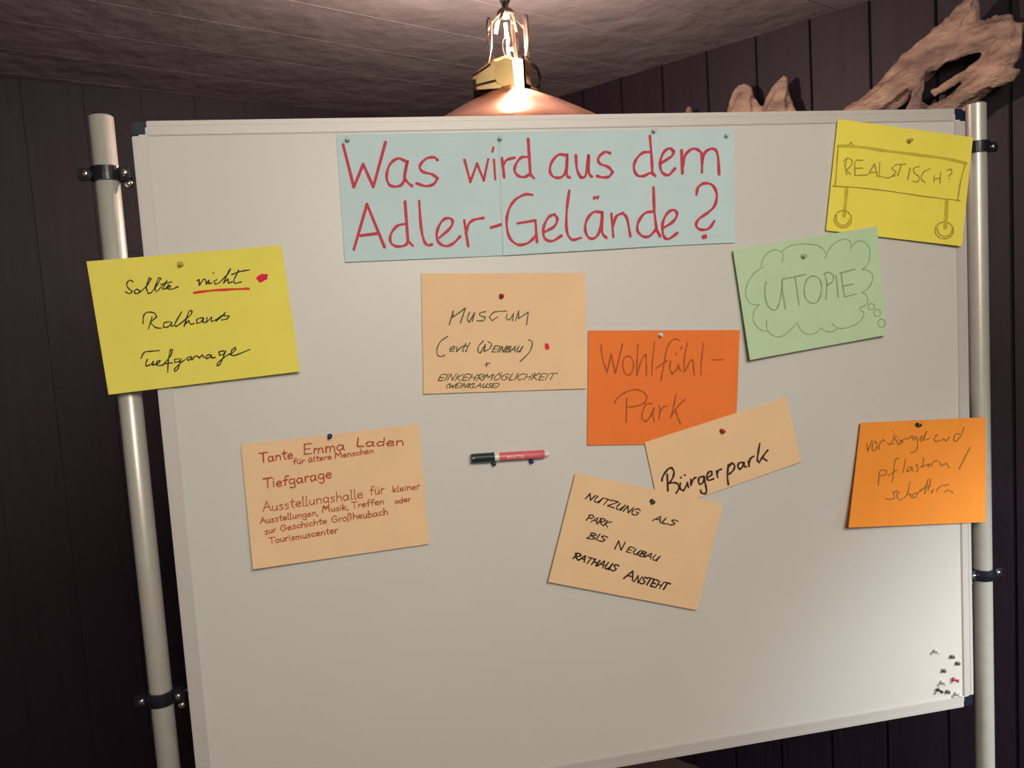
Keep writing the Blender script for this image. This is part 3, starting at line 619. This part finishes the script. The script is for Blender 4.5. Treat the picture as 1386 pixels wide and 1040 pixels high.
wood('driftwood', 'large weathered driftwood root rising behind the top right corner of the board', [
    [(1112, 196, .07, .034, .034), (1135, 172, .07, .034, .032), (1185, 142, .08, .046, .034), (1228, 104, .09, .050, .034), (1262, 74, .10, .046, .034), (1288, 46, .11, .042, .026), (1306, 20, .11, .034, .018), (1316, 0, .11, .016, .014), (1320, -10, .11, .006, .006)],
    [(1215, 215, .07, .07, .035), (1262, 170, .07, .06, .035), (1290, 142, .08, .030, .026), (1322, 118, .09, .032, .028), (1350, 92, .10, .036, .03), (1366, 58, .11, .032, .028), (1374, 30, .12, .016, .014)],
    [(1280, 66, .10, .036, .024), (1316, 50, .11, .036, .022), (1346, 40, .12, .032, .020), (1372, 30, .12, .020, .016)],
    [(1225, 200, .07, .03, .02), (1238, 140, .11, .016, .014), (1245, 108, .12, .012, .010), (1250, 90, .12, .005, .005)],
    [(1262, 128, .10, .012, .010), (1294, 108, .11, .010, .008), (1322, 90, .11, .012, .010), (1340, 72, .11, .012, .010)],
    [(1135, 212, .036, .03, .028), (1180, 205, .036, .03, .028), (1240, 200, .04, .04, .03)],
    [(1225, 185, .06, .04, .025), (1262, 150, .06, .045, .025)],
    [(1345, 108, .10, .024, .022), (1368, 104, .11, .014, .012), (1382, 92, .11, .004, .004)],
], amp=.016)
wood('driftwood', 'small forked driftwood stump showing two prongs above the board edge', [
    [(1000, 215, .07, .065, .035), (1004, 165, .07, .062, .028), (1005, 148, .07, .056, .026), (1006, 134, .07, .044, .022), (1010, 122, .07, .030, .016), (1013, 116, .07, .014, .010)],
    [(1052, 215, .07, .065, .035), (1050, 165, .07, .064, .028), (1052, 148, .07, .052, .026), (1055, 132, .07, .038, .02), (1059, 117, .07, .022, .012), (1063, 104, .07, .009, .006)],
    [(1000, 205, .06, .04, .036), (1040, 205, .06, .04, .036), (1060, 210, .06, .03, .03)],
    [(930, 200, .07, .024, .02), (931, 164, .07, .018, .014), (932, 145, .07, .010, .008)],
    [(925, 200, .06, .02, .02), (1000, 205, .06, .03, .03)],
], amp=.012)

# ------------------------------------------------------------------ copper pendant lamp behind the board
LY = 1.75; lo = at_y(691, 127, LY); lamp = empty('pendant_lamp', lo)
props(lamp, 'copper pendant lamp with a conical shade, brass collar and glass chimney behind the board', 'lamp')
def lp(dx, dy, dz): return lo + V((dx, dy, dz))
b = MB(); b.lathe([(.046, 0), (.060, -.004), (.12, -.034), (.19, -.074), (.262, -.122), (.267, -.132), (.262, -.134), (.257, -.128), (.19, -.080), (.12, -.040), (.046, -.006)], lo, n=72); b.out('shade', M['copper'], lamp, smooth=True)
b = MB(); b.lathe([(.050, -.004), (.048, .004), (.037, .010), (.034, .030), (.036, .058), (.033, .070), (.028, .072), (.028, .0), (.044, -.006)], lp(.012, -.004, 0), n=36, a0=math.radians(-51), a1=math.radians(-51 + 306)); b.out('collar', M['brass'], lamp, smooth=True)
b = MB(); b.lathe([(0, .003), (.023, .003), (.023, .062), (.018, .067), (0, .067)], lp(.012, -.004, 0), n=28); b.out('lit_glass_core', M['core'], lamp, smooth=True)
# slanting brass hood on the collar's left
b = MB(); n_ = 12; pts = []; prof2 = [(-.080, .002), (-.080, .026), (-.066, .044), (-.036, .062), (-.008, .070), (.008, .066), (.010, .002)]
for yy, sc in ((-.040, .9), (-.034, 1.0), (.030, 1.0), (.036, .9)):
    for x, z in prof2: pts.append(lp(x * sc + .0, yy, z * sc))
m_ = len(prof2); fs = [tuple(range(m_))[::-1], tuple(range(3 * m_, 4 * m_))]
for r_ in range(3):
    for i in range(m_): fs.append((r_ * m_ + i, r_ * m_ + (i + 1) % m_, (r_ + 1) * m_ + (i + 1) % m_, (r_ + 1) * m_ + i))
b.poly(pts, fs); hood = b.out('hood', M['brass'], lamp)
b = MB()
for x0, z0, x1, z1 in ((-.078, .030, -.040, .052), (-.076, .010, -.030, .018)): b.tube([lp(x0, -.042, z0), lp(x1, -.042, z1)], .0022, 8)
b.out('hood_rib', M['darkmetal'], hood, origin=lo)
b = MB(); b.lathe([(.040, .0), (.056, .012), (.060, .030), (.055, .050), (.040, .062)], lp(.010, 0, 0), n=36); b.out('glass_globe', M['glass'], lamp, smooth=True)
b = MB(); b.lathe([(.028, .066), (.040, .075), (.046, .10), (.046, .15), (.040, .168)], lp(.002, 0, 0), n=36); b.out('glass_chimney', M['glass'], lamp, smooth=True)
b = MB(); b.tube([lp(-.048, -.02, .045), lp(-.036, -.03, .09), lp(-.032, -.03, .145)], .0018, 8); b.out('wire', M['wire'], lamp, smooth=True)
b = MB(); b.tube([lp(.016, -.02, .066), lp(.012, -.02, .14)], .0034, 8); b.out('wire', M['wire'], lamp, smooth=True)
b = MB(); b.box(lp(.042, -.01, .112), (.0052, 0, 0), (0, .006, 0), (0, 0, .048), bev=.002); b.out('side_rod', M['darkmetal'], lamp)
for i in range(9):                                    # crown of tilted plates under the stem
    t = i * 2 * math.pi / 9 + .2; rr = .030; c = lp(math.cos(t) * rr, math.sin(t) * rr, .150 + .006 * math.sin(i * 2.3))
    out_ = V((math.cos(t), math.sin(t), 0)); tn = V((-math.sin(t), math.cos(t), 0))
    down = (out_ * .7 - up * .9 + tn * .25 * math.sin(i * 1.7)).normalized()
    b = MB(); b.box(c, tn * (.0048 + .0022 * math.sin(i * 5.1)), down.cross(tn) * .0008, down * (.017 + .004 * math.sin(i * 3.1)), bev=.0004); b.out('crown_plate', M['crown'], lamp)
b = MB(); b.lathe([(0, .195), (.006, .195), (.008, .182), (.016, .176), (.020, .168), (.010, .160), (0, .160)], lo, n=24); b.out('stem', M['darkmetal'], lamp, smooth=True)
zt = CEIL - lo.z; nlk = 5; z0 = .190; step = (zt - .015 - z0) / nlk
for i in range(nlk):
    b = MB(); axd = (1, .3, 0) if i % 2 else (-.3, 1, 0)
    b.torus(lp(0, 0, z0 + step * (i + .5)), axd, step * .5 * .62, .0032, sx=1.0, n=18, m=8); o = b.out('chain_link', M['darkmetal'], lamp, smooth=True)
    for v in o.data.vertices: v.co.z = (v.co.z - (z0 + step * (i + .5))) * 1.75 + z0 + step * (i + .5)
b = MB(); b.lathe([(0, zt - .018), (.012, zt - .016), (.04, zt - .004), (.042, zt - .0005), (0, zt - .0005)], lo, n=32); b.out('ceiling_rose', M['copper'], lamp, smooth=True)
b = MB(); b.lathe([(.006, .060), (.012, .076), (.018, .096), (.017, .112), (.010, .124), (.001, .128)], lo + V((.006, 0, 0)), n=24); bu = b.out('bulb', M['glass'], lamp, smooth=True)
b = MB(); b.tube([lp(.001, 0, .090), lp(.003, 0, .097), lp(.006, 0, .092), lp(.009, 0, .097), lp(.011, 0, .090)], .0007, 6); b.out('filament', M['bulb'], bu, origin=lo)
light('pendant_bulb_light', 'POINT', lp(.014, 0, .1025), 40, (1.0, .80, .68), .006)
